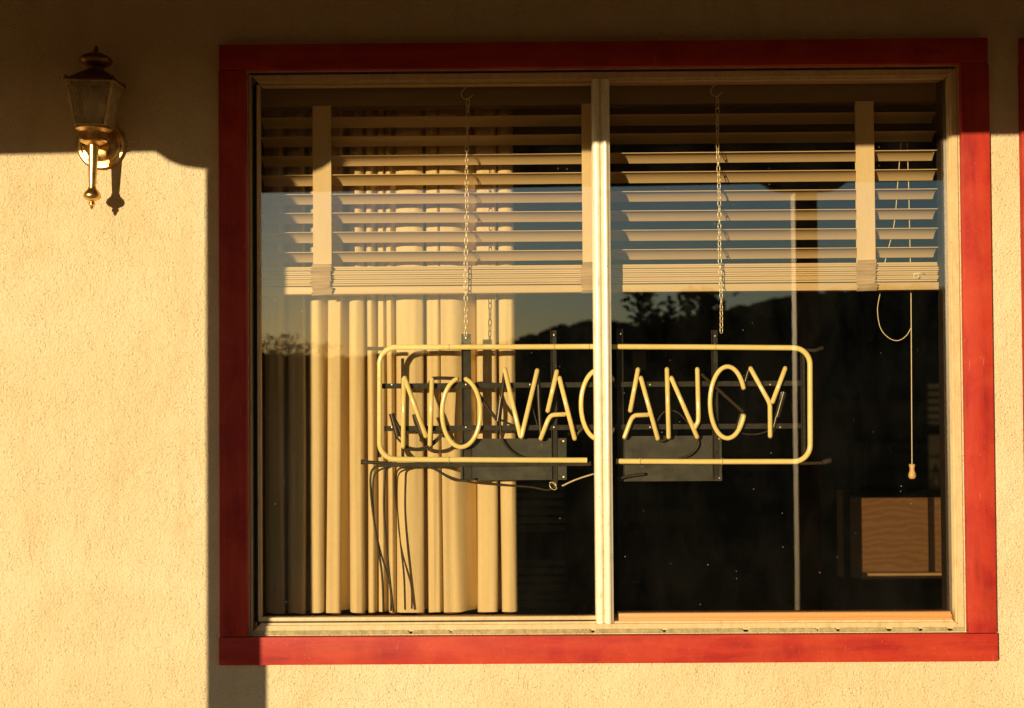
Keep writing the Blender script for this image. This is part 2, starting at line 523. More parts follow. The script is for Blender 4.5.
# ------------------------------------------------------------------ room behind
RX0, RX1, RY1, RZ1 = -2.6, 6.4, 6.2, 2.5
mb = MB()
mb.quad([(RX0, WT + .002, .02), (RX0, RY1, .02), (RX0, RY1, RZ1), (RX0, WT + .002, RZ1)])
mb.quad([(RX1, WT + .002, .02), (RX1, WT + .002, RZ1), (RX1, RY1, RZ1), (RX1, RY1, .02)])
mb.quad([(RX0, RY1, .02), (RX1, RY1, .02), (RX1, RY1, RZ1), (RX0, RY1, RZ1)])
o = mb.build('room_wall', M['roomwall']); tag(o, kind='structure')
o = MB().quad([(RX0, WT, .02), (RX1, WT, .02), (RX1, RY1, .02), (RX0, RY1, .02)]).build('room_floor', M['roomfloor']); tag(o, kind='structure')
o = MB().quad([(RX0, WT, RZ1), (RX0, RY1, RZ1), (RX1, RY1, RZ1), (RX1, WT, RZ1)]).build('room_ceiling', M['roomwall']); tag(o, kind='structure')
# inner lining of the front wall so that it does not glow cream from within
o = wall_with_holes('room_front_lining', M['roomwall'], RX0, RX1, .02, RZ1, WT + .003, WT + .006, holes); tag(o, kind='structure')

# ------------------------------------------------------------------ main window
win = empty('slider_window', (0, 0, tz0), 'two pane sliding window with wide weathered red trim boards and cream metal frame', 'window')
g = 0.0012
MB().box(tx0, tx1, -TH, -0.0005, tz0, iz0, 0.002).build('trim_board', M['red_h'], win, autos=40)
MB().box(tx0 + .004, tx1 - .004, -TH + .001, -0.0005, iz1, tz1, 0.002).build('trim_board', M['red_h'], win, autos=40)
MB().box(tx0 + .002, ix0, -TH + .0015, -0.0005, iz0 + g, iz1 - g, 0.002).build('trim_board', M['red_v'], win, autos=40)
MB().box(ix1, tx1 - .002, -TH + .0015, -0.0005, iz0 + g, iz1 - g, 0.002).build('trim_board', M['red_v'], win, autos=40)

# outer frame: four mitred members with a stepped face
fx0, fx1 = ox0 + .001, ox1 - .001
fz0, fz1 = oz0 + .001, oz1 - .001
def frame_member(side, w0, w1, y0, y1):
    """ring piece between inset w0 and w1"""
    mb = MB()
    if side == 'b': pts = [(fx0 + w0, fz0 + w0), (fx1 - w0, fz0 + w0), (fx1 - w1, fz0 + w1), (fx0 + w1, fz0 + w1)]
    if side == 't': pts = [(fx0 + w0, fz1 - w0), (fx0 + w1, fz1 - w1), (fx1 - w1, fz1 - w1), (fx1 - w0, fz1 - w0)]
    if side == 'l': pts = [(fx0 + w0, fz0 + w0), (fx0 + w1, fz0 + w1), (fx0 + w1, fz1 - w1), (fx0 + w0, fz1 - w0)]
    if side == 'r': pts = [(fx1 - w0, fz0 + w0), (fx1 - w0, fz1 - w0), (fx1 - w1, fz1 - w1), (fx1 - w1, fz0 + w1)]
    mb.prism(pts, y0, y1)
    return mb
mbs = MB()
def addf(side, w0, w1, y0, y1):
    t = frame_member(side, w0, w1, y0, y1); me = bpy.data.meshes.new('t'); t.bm.to_mesh(me); t.bm.free(); mbs.bm.from_mesh(me); bpy.data.meshes.remove(me)
for s in 'btlr':
    if s == 'l':
        addf(s, 0.001, 0.006, 0.004, 0.070); continue
    addf(s, 0.006 if s != 'r' else 0.001, 0.0225 if s != 'r' else 0.0165, 0.002, 0.070)      # flat outer flange
    addf(s, *((0.0225, 0.028) if s != 'r' else (0.0165, 0.020)), 0.010, 0.070)      # step
mbs.build('frame', M['alu'], win)
# crumbly caulk bead between trim and frame along the bottom
mb = MB(); prev = None
for i in range(401):
    x = fx0 + (fx1 - fx0) * i / 400
    nz = mnoise.noise(Vector((x * 38, 0, 1))); n2 = mnoise.noise(Vector((x * 150, 3, 1)))
    hgt = max(.0012, .0098 + nz * .0014 + n2 * .0008 - (.008 if nz < -.42 else 0))
    dep = -.003 - .0015 * mnoise.noise(Vector((x * 60, 7, 1))) - .0006 * n2
    ring = [mb.bm.verts.new((x, .0018, fz0 + .0002)), mb.bm.verts.new((x, dep, fz0 + .0002)), mb.bm.verts.new((x, dep * .8, fz0 + hgt * .55)), mb.bm.verts.new((x, -.0005, fz0 + hgt)), mb.bm.verts.new((x, .0018, fz0 + hgt))]
    if prev:
        for k in range(5): mb.bm.faces.new((prev[k], prev[(k + 1) % 5], ring[(k + 1) % 5], ring[k]))
    prev = ring
mb.build('caulk_bead', M['caulk'], win, autos=50)

Ltop, Lbot = fz1 - 0.028, fz0 + 0.028
mxl, mxr = X(594), X(611.6)
# left sash: black strip painting the shade of the recess, thin bright stile, bottom and top rail
MB().box(fx0 + .0062, X(257.3), 0.030, 0.068, Lbot, Ltop).build('recess_shade_strip', M['black'], win)
mb = MB()
sb = Z(617, .016, 400)
mb.box(X(257.5, .016), X(260.5, .016), 0.013, 0.036, sb, Ltop - .0005, .0008)
mb.box(X(257.7, .016), mxl + .003, 0.0145, 0.036, Lbot + .0035, sb - .0002, .001)
mb.box(X(261), mxl + .003, 0.0150, 0.036, Ltop - .006, Ltop - .001, .001)
mb.build('sliding_sash', M['alu'], win, autos=40)
MB().box(X(258), mxl, 0.021, 0.040, Lbot + .0003, Lbot + .0032).build('gap_shade_strip', M['black'], win)  # black strip stands in for the shade in the gap below the sash
# mullion with ribbed face
xs_ = [mxl, mxl + .002, mxl + .005, mxl + .010, mxl + .016, mxl + .0195, mxl + .0205, mxl + .0225, mxl + .0245, mxl + .029, mxl + .034, mxl + .038, mxl + .041, mxr]
ys_ = [.006, -.001, -.0035, -.0052, -.0048, -.0025, .0015, .0015, -.003, -.0058, -.0066, -.0045, .001, .005]
sec = list(zip(xs_, ys_)) + [(mxr, .052), (mxl, .052)]
MB().extrude_z(sec, Lbot - .004, Ltop + .003).build('mullion', M['alu_white'], win, autos=28)
# wooden bar laid in the right track
zb0, zb1 = Z(622.3, .02, 800), Z(612.2, .02, 800)
MB().box(X(616.5, .02), X(947, .02), 0.016, 0.031, zb0, zb1, .0015).build('track_bar', M['bar'], win, autos=40, label='orange pine bar lying in the bottom track of the right pane')
MB().box(X(947.6, .02), fx1 - .0285, 0.0145, 0.031, zb0, zb1 - .008, .0012).build('track_block', M['bar'], win, autos=40)
# bronze inner channel on the right
MB().box(X(943, .045), fx1 - .0202, 0.040, 0.075, Lbot, Ltop).build('side_channel', M['bronze'], win, autos=40)
# jamb lining inside the opening
mb = MB()
mb.box(ox0 + .0005, ox0 + .012, .072, WT, oz0 + .0125, oz1 - .0125)
mb.build('jamb', M['darkwood'], win)
MB().box(ox1 - .012, ox1 - .0005, .072, WT, oz0 + .0125, oz1 - .0125).build('jamb', M['bronze'], win)
MB().box(ox0 + .0005, ox1 - .0005, .072, WT, oz1 - .012, oz1 - .0005).build('head_lining', M['darkwood'], win)
MB().box(ox0 + .0005, ox1 - .0005, .072, WT + .03, oz0 + .0005, oz0 + .020, .002).build('inner_sill', M['bar'], win)
# panes
MB().box(X(259, .024), mxl + .004, 0.023, 0.026, Lbot + .004, Ltop - .003).build('pane', M['glass'], win)
MB().box(mxr - .004, fx1 - .021, 0.034, 0.037, Lbot + .001, Ltop - .001).build('pane', M['glass'], win)

# ------------------------------------------------------------------ second window at the right edge
win2 = empty('red_trimmed_window', (s0 + 1, 0, tz0), 'second red trimmed window cut off by the right edge of the picture', 'window')
MB().box(s0, s_op1 + .088, -TH, -.0005, tz0, iz0, .002).build('trim_board', M['red_h'], win2, autos=40)
MB().box(s0 + .004, s_op1 + .084, -TH + .001, -.0005, iz1, tz1, .002).build('trim_board', M['red_h'], win2, autos=40)
MB().box(s0 + .002, s_op0, -TH + .0015, -.0005, iz0 + g, iz1 - g, .002).build('trim_board', M['red_v'], win2, autos=40)
MB().box(s_op1, s_op1 + .086, -TH + .0015, -.0005, iz0 + g, iz1 - g, .002).build('trim_board', M['red_v'], win2, autos=40)
mb = MB()
for a, b, c, d in ((s_op0 + .002, s_op0 + .03, oz0 + .002, oz1 - .002), (s_op1 - .03, s_op1 - .002, oz0 + .002, oz1 - .002),
                   (s_op0 + .031, s_op1 - .031, oz0 + .002, oz0 + .03), (s_op0 + .031, s_op1 - .031, oz1 - .03, oz1 - .002),
                   ((s_op0 + s_op1) / 2 - .025, (s_op0 + s_op1) / 2 + .025, oz0 + .031, oz1 - .031)):
    mb.box(a, b, .003, .06, c, d, .001)
mb.build('frame', M['alu'], win2, autos=40)
MB().box(s_op0 + .032, s_op1 - .032, .034, .037, oz0 + .032, oz1 - .032).build('pane', M['glass'], win2)

# ------------------------------------------------------------------ venetian blind
bl = empty('venetian_blind', (X(600), .11, Z(90)), 'half raised cream venetian blind hanging across the window top', 'blind')
YF, YB = 0.083, 0.131
bx0, bx1 = X(262.5, .1), X(940, YF)
MB().box(bx0 - .002, bx1 + .002, .080, .135, Z(104, .08), Z(86, .08) + .02, .002).build('headrail', M['shaderail'], bl, autos=40)

def slat(x0, x1, zf, zb, yf=YF, yb=YB, camber=.0035, th=.0024, name='slat'):
    n = 8; top = []; bot = []
    L = math.hypot(yb - yf, zb - zf); ny, nz = -(zb - zf) / L, (yb - yf) / L
    for i in range(n + 1):
        t = i / n
        c = camber * (1 - (2 * t - 1) ** 2)
        y = yf + (yb - yf) * t + ny * c; z = zf + (zb - zf) * t + nz * c
        top.append((y + ny * th / 2, z + nz * th / 2)); bot.append((y - ny * th / 2, z - nz * th / 2))
    return MB().extrude_x(top + bot[::-1], x0, x1).build(name, M['slat'], bl, autos=40)

for py in (115, 134, 153.2, 172.4, 191.8, 211, 230.4, 249.8):
    j = random.uniform(-.001, .001)
    so_ = slat(bx0 + j, bx1 + j, Z(py, YF) + j * .5, Z(py + 10.2, YB) + random.uniform(-.0015, .0015), camber=.0062)
    so_.rotation_euler = (0, random.uniform(-.0011, .0011), 0)
zt = Z(264.5, YF); z_rail = Z(284.2, YF)
for k in range(9):
    zz = zt - (zt - z_rail) * (k + .4) / 9
    j = random.uniform(-.004, .003)
    slat(bx0 + j, bx1 + j - .001, zz + random.uniform(-.0007, .0007), zz - .006 - random.uniform(-.001, .0022), YF + random.uniform(-.0015, .0015), YB, camber=.003, th=.0046)
MB().box(bx0, bx1, YF - .002, YB, Z(292.3, YF), z_rail - .001, .003).build('bottom_rail', M['slat'], bl, autos=40)
MB().box(bx1 + .0002, bx1 + .003, YF - .004, YB + .001, Z(292.6, YF), z_rail, .001).build('rail_cap', M['tape'], bl, autos=40)

def ladder_tape(cx, seed):
    rnd = random.Random(seed)
    w = .0245
    y0 = YF - .0055
    path = [(0, y0, Z(103.5, y0))]
    zs_ = Z(262, y0)
    nn = 10
    for i in range(1, nn + 1): path.append((0, y0 + math.sin(i * 1.3) * .0003, path[0][2] + (zs_ - path[0][2]) * i / nn))
    zend = Z(293, y0); nf = 9
    prof = [0, -.5, -1.2, -.6, -.8, -1.6, -1.0, .4, -.3, .2]
    for k in range(nf):
        a = zs_ + (zend - zs_) * (k + .35) / nf; b = zs_ + (zend - zs_) * (k + .95) / nf
        dx = .0030 * prof[k]
        path.append((dx, y0 - .011 - rnd.uniform(0, .007), a + .0022)); path.append((dx, y0 - .0005, b))
    mb = MB()
    vf = []
    for i, (dx, y, z) in enumerate(path):
        k = max(0, i - nn) / (2 * nf)
        skew = (math.sin(i * 2.1 + seed) * .0016 + .004 * max(0, k - .45)) * (1 if i > nn else 0)
        sw = 1 + (.06 + .05 * math.sin(i)) * (1 if i > nn else 0)
        vf.append([Vector((cx + dx - w * sw, y, z - skew)), Vector((cx + dx, y - (.001 if i > nn else 0), z)), Vector((cx + dx + w * sw, y, z + skew))])
    th = .0009
    vb = [[p + Vector((0, th, 0)) for p in row] for row in vf]
    F_ = [[mb.bm.verts.new(p) for p in r] for r in vf]; B_ = [[mb.bm.verts.new(p) for p in r] for r in vb]
    for i in range(len(F_) - 1):
        for j in (0, 1):
            mb.bm.faces.new((F_[i][j], F_[i][j + 1], F_[i + 1][j + 1], F_[i + 1][j]))
            mb.bm.faces.new((B_[i][j], B_[i + 1][j], B_[i + 1][j + 1], B_[i][j + 1]))
        for j in (0, 2):
            mb.bm.faces.new((F_[i][j], F_[i + 1][j], B_[i + 1][j], B_[i][j]))
    return mb.build('ladder_tape', M['tape'], bl, autos=35)

for px, sd in ((323, 1), (592.5, 2), (867, 3)):
    ladder_tape(X(px, YF), sd)
    MB().box(X(px, YB) - .0245, X(px, YB) + .0245, YB + .004, YB + .005, Z(292, YB), Z(104, YB)).build('ladder_tape', M['tape'], bl)

# lift cords, loop and wooden pull
yc = .140
def pts(lst, y): return [P(a, b, y) for a, b in lst]
MB().tube(spline(pts([(901, 143), (898, 180), (894, 225), (885, 262), (880, 293)], yc), 6), .0012, 8).build('lift_cord', M['cord'], bl, smooth=True)
MB().tube(spline(pts([(907, 143), (908.5, 180), (909.5, 225), (910.5, 270), (911, 296)], yc), 6), .0012, 8).build('lift_cord', M['cord'], bl, smooth=True)
ycf = .076
MB().tube(spline(pts([(880, 294), (877.5, 310), (880.5, 328), (889, 338), (898, 340.5), (906, 336), (911, 328)], ycf), 8), .0011, 8).build('cord_loop', M['cord'], bl, smooth=True)
pc = MB().tube(spline(pts([(911, 293), (911.3, 340), (911.6, 400), (912, 466)], ycf), 6), .0013, 8).build('pull_cord', M['cord'], bl, smooth=True)
c = P(912, 464, ycf); k = S * 1.02
prof = [(0.001, 0), (2.9, 0), (3.1, -2), (2.2, -4.5), (2.6, -7), (3.7, -10), (3.8, -12.5), (2.6, -14.5), (.001, -15)]
MB().lathe([(r * k, c.z + h * k) for r, h in prof], c.x, c.y, 20).build('tassel', M['tassel'], pc, smooth=True)
# small curled cord keeper on the stack
c0 = P(916, 276, .078)
MB().tube([c0 + Vector((math.cos(a) * .0065, -.001 * a, math.sin(a) * .0065)) for a in [i * .35 for i in range(19)]], .0018, 8).tube([P(913, 274, .0765), P(919, 273.6, .0765), P(924, 274.2, .077)], .0026, 10).build('cord_keeper', M['cord'], bl, smooth=True)

# ------------------------------------------------------------------ pleated cloth curtain drawn to the left
cu = empty('curtain', (X(390, .2), .21, Z(98, .2)), 'beige cloth curtain with deep upright folds drawn to the left behind the sign', 'curtain')
MB().tube([(ox0 - .12, .215, oz1 + .005), (ox1 + .12, .215, oz1 + .005)], .011, 14).build('rod', M['bronze'], cu, smooth=True)
# (left px, right px, offset, how far the cloth turns back before the next fold, kind)
folds = [(247, 259, 0, .050, 'f'), (263, 283, .006, .055, 'f'), (287, 305, 0, .050, 'f'), (308.5, 323, 0, .045, 'r'), (327, 341.5, -.004, .060, 'f'), (349, 364, 0, .050, 'r'),
         (366.5, 374.5, .004, .030, 'r'), (377.5, 384, .010, .030, 'f'), (386.5, 393.5, .004, .045, 'r'), (396.5, 424, -.004, .060, 'r'), (427, 440, 0, .018, 'f'),
         (441.5, 474, -.002, .014, 't'), (477, 497, 0, .050, 'f'), (500, 516, .002, .030, 'r')]
leans = [0, 0, 1, 0, 3.4, .6, -.8, .8, -.4, 1.0, -.5, -1.6, 1.4, -1.2]
YCU = .180
NZ = 48
zb_, zt_ = Z(613.5, YCU, 400), oz1 - .004
grid = []
for r in range(NZ + 1):
    f = r / NZ; row = []
    z = zb_ + (zt_ - zb_) * f
    for i_, (a, b, yo, back, kind) in enumerate(folds):
        lean = leans[i_] * (f - .45) * 1.6 + mnoise.noise(Vector((i_ * 1.7, f * 1.5, 5))) * 1.1
        wob = mnoise.noise(Vector((i_ * 5.1, f * 2.4, 8))) * .9
        for k in range(13):
            u = k / 12
            px = a + (b - a) * u + lean + wob * u
            if kind == 'f': prof = .010 * abs(2 * u - 1) ** 6 + .005 * (1 - u)
            elif kind == 'r': prof = .016 * abs(2 * u - 1) ** 2.6
            else: prof = .004 * (1 - u) + .085 * max(0, (u - .30) / .70) ** 2.1
            crease = mnoise.noise(Vector((px * .06, f * 2.6, i_))) * .0075 + mnoise.noise(Vector((px * .30, f * 2.6, 9))) * .0030
            if kind == 't': crease += math.sin(px * 1.9 + f * 3) * .0016 * max(0, 1 - f * 1.3)
            # pinched and slightly crumpled near the heading
            crease += .004 * mnoise.noise(Vector((px * .2, f * 9, 4))) * max(0, f - .75) * 4
            row.append(Vector((X(px, YCU, 450), max(YCU + .004 + yo + prof + crease, .150), z + (.0022 * math.sin(px * .22) if r == 0 else 0))))
        if i_ < len(folds) - 1:                 # cloth turns back under the fold, then forward to the next one
            nx = folds[i_ + 1][0] + leans[i_ + 1] * (f - .45) * 1.6
            e = b + lean + wob
            yb_ = YCU + .010 + back + (.08 if kind == 't' else 0)
            row.append(Vector((X(e - (1.8 if kind != 't' else -.5), YCU, 450), yb_ - .008, z)))
            row.append(Vector((X((e + nx) / 2, YCU, 450), yb_ + .006, z)))
            row.append(Vector((X(nx + 1.2, YCU, 450), yb_ - .004, z)))
    grid.append(row)
mb = MB()
FA = [[mb.bm.verts.new(p) for p in row] for row in grid]
FB = [[mb.bm.verts.new(p + Vector((0, .0014, 0))) for p in row] for row in grid]
nc = len(grid[0])
for r in range(NZ):
    for c in range(nc - 1):
        mb.bm.faces.new((FA[r][c], FA[r][c + 1], FA[r + 1][c + 1], FA[r + 1][c]))
        mb.bm.faces.new((FB[r][c], FB[r + 1][c], FB[r + 1][c + 1], FB[r][c + 1]))
    for c in (0, nc - 1): mb.bm.faces.new((FA[r][c], FA[r + 1][c], FB[r + 1][c], FB[r][c]))
for r in (0, NZ):
    for c in range(nc - 1): mb.bm.faces.new((FA[r][c], FA[r][c + 1], FB[r][c + 1], FB[r][c]))
mb.build('cloth', M['vane'], cu, autos=75)

# ------------------------------------------------------------------ neon sign
YT = .052      # centre plane of the tubes
YS = .066      # steel grid behind them (kept shallow so that it clears the blind)
sg = empty('neon_sign', P(595, 460, YT), 'unlit yellow tube sign reading NO VACANCY in a rounded border behind the glass', 'sign')
def t_(lst, r, name, mat, n=1, y=YT, smooth=True, lab=None):
    p = [P(a[0], a[1], a[2] if len(a) > 2 else y) for a in lst]
    if n > 1: p = spline(p, n)
    return MB().tube(p, r, 14).build(name, mat, sg, autos=60, label=lab)
def arc(cx, cy, rx, ry, a0, a1, n=24):
    return [(cx + rx * math.cos(rad(a0 + (a1 - a0) * i / n)), cy - ry * math.sin(rad(a0 + (a1 - a0) * i / n))) for i in range(n + 1)]
def rim(L, T, Rr, Bm, r):
    return
RB = 2.75 * S
left_b = [(589, 346.6)] + [(440, 347.2)] + arc(396, 364, 16.3, 16.8, 90, 180, 10) + arc(396, 443, 16.3, 16.3, 180, 270, 10) + [(440, 459.6), (520, 460), (587, 460.2)]
t_(left_b, RB, 'border_tube', M['neon'])
right_b = [(589.5, 346.6), (700, 347), (792, 347.8)] + arc(794, 364.5, 16, 16.5, 88, 0, 10) + [(810.2, 440)] + arc(794, 445, 16.2, 16.5, 0, -90, 10) + [(700, 461.6), (616, 461.2)]
t_(right_b, RB, 'border_tube', M['neon'])
RL = 2.35 * S
B_ = YT + .013
def letter(strokes, lab):
    """one glass tube part per letter (its strokes bent from one tube, ends turning back into the grid)"""
    mb = MB()
    for s in strokes:
        p = [P(s[0][0], s[0][1], B_)] + [P(s[0][0], s[0][1], YT + .003)] + [P(a, b, YT) for a, b in s] + [P(s[-1][0], s[-1][1], YT + .003), P(s[-1][0], s[-1][1], B_)]
        mb.tube(p, RL, 14)
    return mb.build('letter_tube', M['neon'], sg, autos=60, label=lab)
def soft(lst, k=.18):
    """round the corners of a polyline"""
    out = [lst[0]]
    for a, b, c in zip(lst, lst[1:], lst[2:]):
        for q in (0, .25, .5, .75, 1):
            s1 = (b[0] + (a[0] - b[0]) * k * (1 - q), b[1] + (a[1] - b[1]) * k * (1 - q))
            s2 = (b[0] + (c[0] - b[0]) * k * q, b[1] + (c[1] - b[1]) * k * q)
            out.append(((s1[0] * (1 - q) + s2[0] * q), (s1[1] * (1 - q) + s2[1] * q)))
    out.append(lst[-1]); return out
letter([[(403.2, 446.5), (403.8, 379)], [(404.8, 378), (425.8, 436)], [(429.9, 444.5), (432, 379.5)]], 'letter N of the word NO')
letter([arc(461.3, 412.5, 19.2, 34.5, 76, -257, 40)], 'letter O')
letter([soft([(504.8, 369.5), (521, 439), (537.3, 370.5)], .06)], 'letter V')
letter([[(556.8, 371.5), (547.8, 410.8)], [(559.5, 378), (574.6, 438.5)], soft([(564.5, 414.3), (549.8, 415), (541, 438.5)], .3)], 'letter A left of the mullion')
letter([arc(599.5, 404.5, 18.5, 35, 45, 315, 40)], 'first letter C, half behind the mullion')
letter([[(638, 369.5), (630.3, 410.5)], [(641, 378), (657.8, 438.6)], soft([(647.5, 414.8), (632.5, 415.4), (624.6, 437.2)], .3)], 'letter A right of the mullion')
letter([[(667, 369.3), (668.7, 437)], [(671.5, 378), (697.2, 437)], soft([(697.4, 369.3), (698.6, 421), (694, 429)], .2)], 'letter N of the word VACANCY')
letter([arc(727.6, 402.4, 17.5, 35.8, 24, 338, 44)], 'second letter C')
letter([soft([(750.7, 368.5), (770, 403.5), (770.2, 436)], .12), [(785.2, 368.3), (772.6, 401.9)]], 'letter Y')
# blacked out connecting tubes
YK = YT + .012
RK = 1.8 * S
for lst in ([(432, 378.5), (440, 378), (455, 378.5)], [(504.8, 370, YT + .004), (502, 395), (499.5, 420)], [(701, 374), (722, 393), (743, 412)],
            [(744, 386), (748, 372), (750.5, 368.5)], [(470, 380), (485, 404), (497, 420)], [(404, 446), (400, 430), (392, 415)],
            [(425.8, 436.5), (428, 440), (430, 444.5)], [(574.6, 438), (579, 432), (584, 427)], [(657.8, 438), (662, 441), (668.7, 437)],
            [(782, 392), (772, 434), (770, 437)], [(538, 371), (539, 405), (541, 437)]):
    t_(lst, RK, 'blackout_tube', M['blackout'], 5, YK)
# electrodes (fat housings)
for a, b in (((391.5, 413.5), (398, 437)), ((414.5, 414), (422, 434)), ((784, 392), (777, 417)), ((501, 398), (498, 421)), ((742, 414), (735, 437))):
    t_([(*a, YK), (*b, YK)], 2.9 * S, 'electrode', M['blackout'])
# steel grid
def bar_h(px0, px1, py, hpx, y0=YS, th=.003, name='cross_rail'):
    za, zb2 = Z(py + hpx / 2, y0), Z(py - hpx / 2, y0)
    return MB().box(X(px0, y0), X(px1, y0), y0, y0 + th, za, zb2, .0006).box(X(px0, y0), X(px1, y0), y0 + th + .0003, y0 + .008, za, za + .002).build(name, M['steel'], sg)
def bar_v(px, wpx, py0, py1, y0=YS + .009, th=.0025, name='upright_strut'):
    xa, xb = X(px - wpx / 2, y0, 400), X(px + wpx / 2, y0, 400)
    mb = MB().box(xa, xb, y0, y0 + th, Z(py1, y0), Z(py0, y0), .0005)
    mb.box(xa, xa + .002, y0 - .006, y0 - .0003, Z(py1, y0), Z(py0, y0))
    return mb.build(name, M['steel'], sg)
bar_h(382, 803, 384.6, 5.2); bar_h(384, 803, 427.2, 5.2)
bar_v(466.5, 9.5, 333, 479); bar_v(554, 6, 330, 489); bar_v(620.5, 6, 329, 480); bar_v(715, 6.5, 331, 480)
bar_v(379, 4, 352, 456, YS + .002); bar_v(803, 4.5, 350, 458, YS + .002)
bar_h(380, 590, 463.5, 4.5, YS - .004, .004, 'lower_rail'); bar_h(614, 803, 463.5, 3, YS - .004, .004, 'lower_rail')
for bx_, by_ in ((392, 384.6), (466, 384.6), (530, 384.6), (554, 384.6), (650, 384.6), (715, 384.6), (770, 384.6), (392, 427.2), (466, 427.2), (554, 427.2), (650, 427.2), (715, 427.2), (780, 427.2), (466, 338), (554, 335), (715, 336), (620.5, 334)):
    q = P(bx_, by_, YS)
    MB().lathe([(.0005, q.y - .0030), (.0022, q.y - .0028), (.0024, q.y - .0004), (.0005, q.y - .0002)], q.x, q.z, 10, axis='y').build('bolt', M['zinc'], sg)
# end brackets
def bracket(lst, r=1.8):
    return MB().tube([P(a, b, YS) for a, b in lst], r * S, 6).build('bracket', M['steel'], sg)
bracket([(367, 348.5), (384, 348.8)], 2.2); bracket([(800, 350), (815, 350.5), (823, 347.5)])
MB().tube([P(361, 462, YS), P(365, 462, YS)], 2.6 * S, 12).tube([P(365.5, 462, YS), P(390, 463.5, YS)], 1.9 * S, 10).build('end_socket', M['blackout'], sg, autos=50)
MB().tube([P(800, 463.5, YS), P(822, 463, YS)], 1.8 * S, 10).tube([P(822.5, 462.5, YS), P(831, 460, YS)], 2.7 * S, 12).build('end_socket', M['blackout'], sg, autos=50)
# transformers
for a, b, cc, dd in ((459.5, 566, 438, 480), (618.5, 721.5, 436.5, 482)):
    xa, xb, za, zb2 = X(a, YS), X(b, YS), Z(dd, YS), Z(cc, YS)
    tr = MB().box(xa, xb, YS + .012, YS + .0145, za, zb2, .001).box(xa + .004, xb - .004, YS + .0147, YS + .0215, za + .004, zb2 - .004, .001).build('transformer', M['transf'], sg)
    for q in (xa + .008, xb - .008):
        for zq in (za + .008, zb2 - .008): MB().lathe([(.001, YS + .0116), (.0028, YS + .0112), (.0028, YS + .0095), (.001, YS + .009)], q, zq, 10, axis='y').build('screw', M['zinc'], tr)
# holders for the border tube
for a, b in ((449, 347), (715, 347), (449, 460), (722, 461.5), (554, 347), (640, 461)):
    c0 = P(a, b, YT)
    MB().tube([c0 + Vector((0, math.cos(q) * RB * 1.25, math.sin(q) * RB * 1.25)) for q in [i * .52 for i in range(12)]], .0007, 6, closed=True).tube([c0 + Vector((0, RB, 0)), c0 + Vector((0, .014, 0))], .0015, 6).build('tube_clip', M['zinc'], sg)
# cables
def cable(lst, y=YS + .004, r=1.1, n=8, mat='cable'):
    return MB().tube(spline([P(q[0], q[1], q[2] if len(q) > 2 else y) for q in lst], n), r * S, 8).build('cable', M[mat], sg, smooth=True)
cable([(404, 447), (412, 450), (426, 449), (438, 440), (446, 430)])
cable([(396, 437), (408, 447), (424, 447.5), (440, 436), (448, 428)])
cable([(430, 465), (448, 476), (470, 482), (500, 485), (530, 487), (548, 490), (556, 486)], r=1.0)
cable([(378, 466), (410, 465), (432, 468), (455, 480), (476, 479)], r=1.2)
cable([(500, 421), (502, 438), (510, 450), (522, 457), (532, 458)], YS - .001)
cable([(484, 402), (492, 414), (501, 420), (520, 428)], YS - .001)
cable([(562, 486), (575, 480), (590, 475), (606, 471)], r=.9, mat='zinc')
cable([(656, 424), (664, 412), (677, 412), (689, 424)], r=.9)
cable([(697.5, 438), (698, 446), (690, 455), (678, 458.5)], YS - .001, 1.2)
cable([(735, 430), (745, 434), (758, 434), (768, 431)], r=.9)
cable([(618, 479), (630, 476), (645, 474)], YS - .002, 1.6)
cable([(532, 404), (536, 420), (541, 436)], r=.7)
# two power leads dropping past the blind to the sill
YD = .078
cable([(386, 465, YS), (374, 468, YD), (370.5, 478, YD), (372, 505, YD), (377, 540, YD), (382, 575, YD), (383.5, 612, YD)], r=1.15, n=6)
cable([(392, 466, YS), (386, 470, YD), (384.5, 482, YD), (384, 510, YD), (386.5, 545, YD), (390, 580, YD), (393.5, 612, YD)], r=1.15, n=6)
cable([(392, 466, YS), (378, 471, YD + .003), (373, 482, YD + .003), (374, 520, YD + .003), (380, 550, YD + .003), (390, 585, YD + .003), (391, 611, YD + .003)], r=1.0, n=6)
# wire loop bundle under the left transformer
c0 = P(553, 486, YS - .003)
MB().tube(spline([c0 + Vector((math.cos(a * 1.1) * .009, .003 * math.sin(a * 3), math.sin(a) * .010)) for a in [i * .8 for i in range(12)]], 4), .0013, 6).build('wire_tie', M['zinc'], sg, smooth=True)

# ------------------------------------------------------------------ chains
def link_mesh():
    bm = bmesh.new(); n = 18; seg = 7; r = .00125
    a, b = .0043, .0078
    rings = []
    for i in range(n):
        t = 2 * math.pi * i / n
        c = Vector((math.cos(t) * a, 0, (b * (1 if math.sin(t) > 0 else -1)) * .55 * (abs(math.sin(t)) > .02) + math.sin(t) * a))
        rad_ = Vector((math.cos(t), 0, math.sin(t)))
        rings.append([bm.verts.new(c + (rad_ * math.cos(2 * math.pi * k / seg) + Vector((0, 1, 0)) * math.sin(2 * math.pi * k / seg)) * r) for k in range(seg)])
    for i in range(n):
        A, Bq = rings[i], rings[(i + 1) % n]
        for k in range(seg): bm.faces.new((A[k], A[(k + 1) % seg], Bq[(k + 1) % seg], Bq[k]))
    bmesh.ops.recalc_face_normals(bm, faces=bm.faces[:])
    me = bpy.data.meshes.new('link'); bm.to_mesh(me); bm.free(); me.materials.append(M['zinc'])
    for p in me.polygons: p.use_smooth = True
    return me
LM = link_mesh()
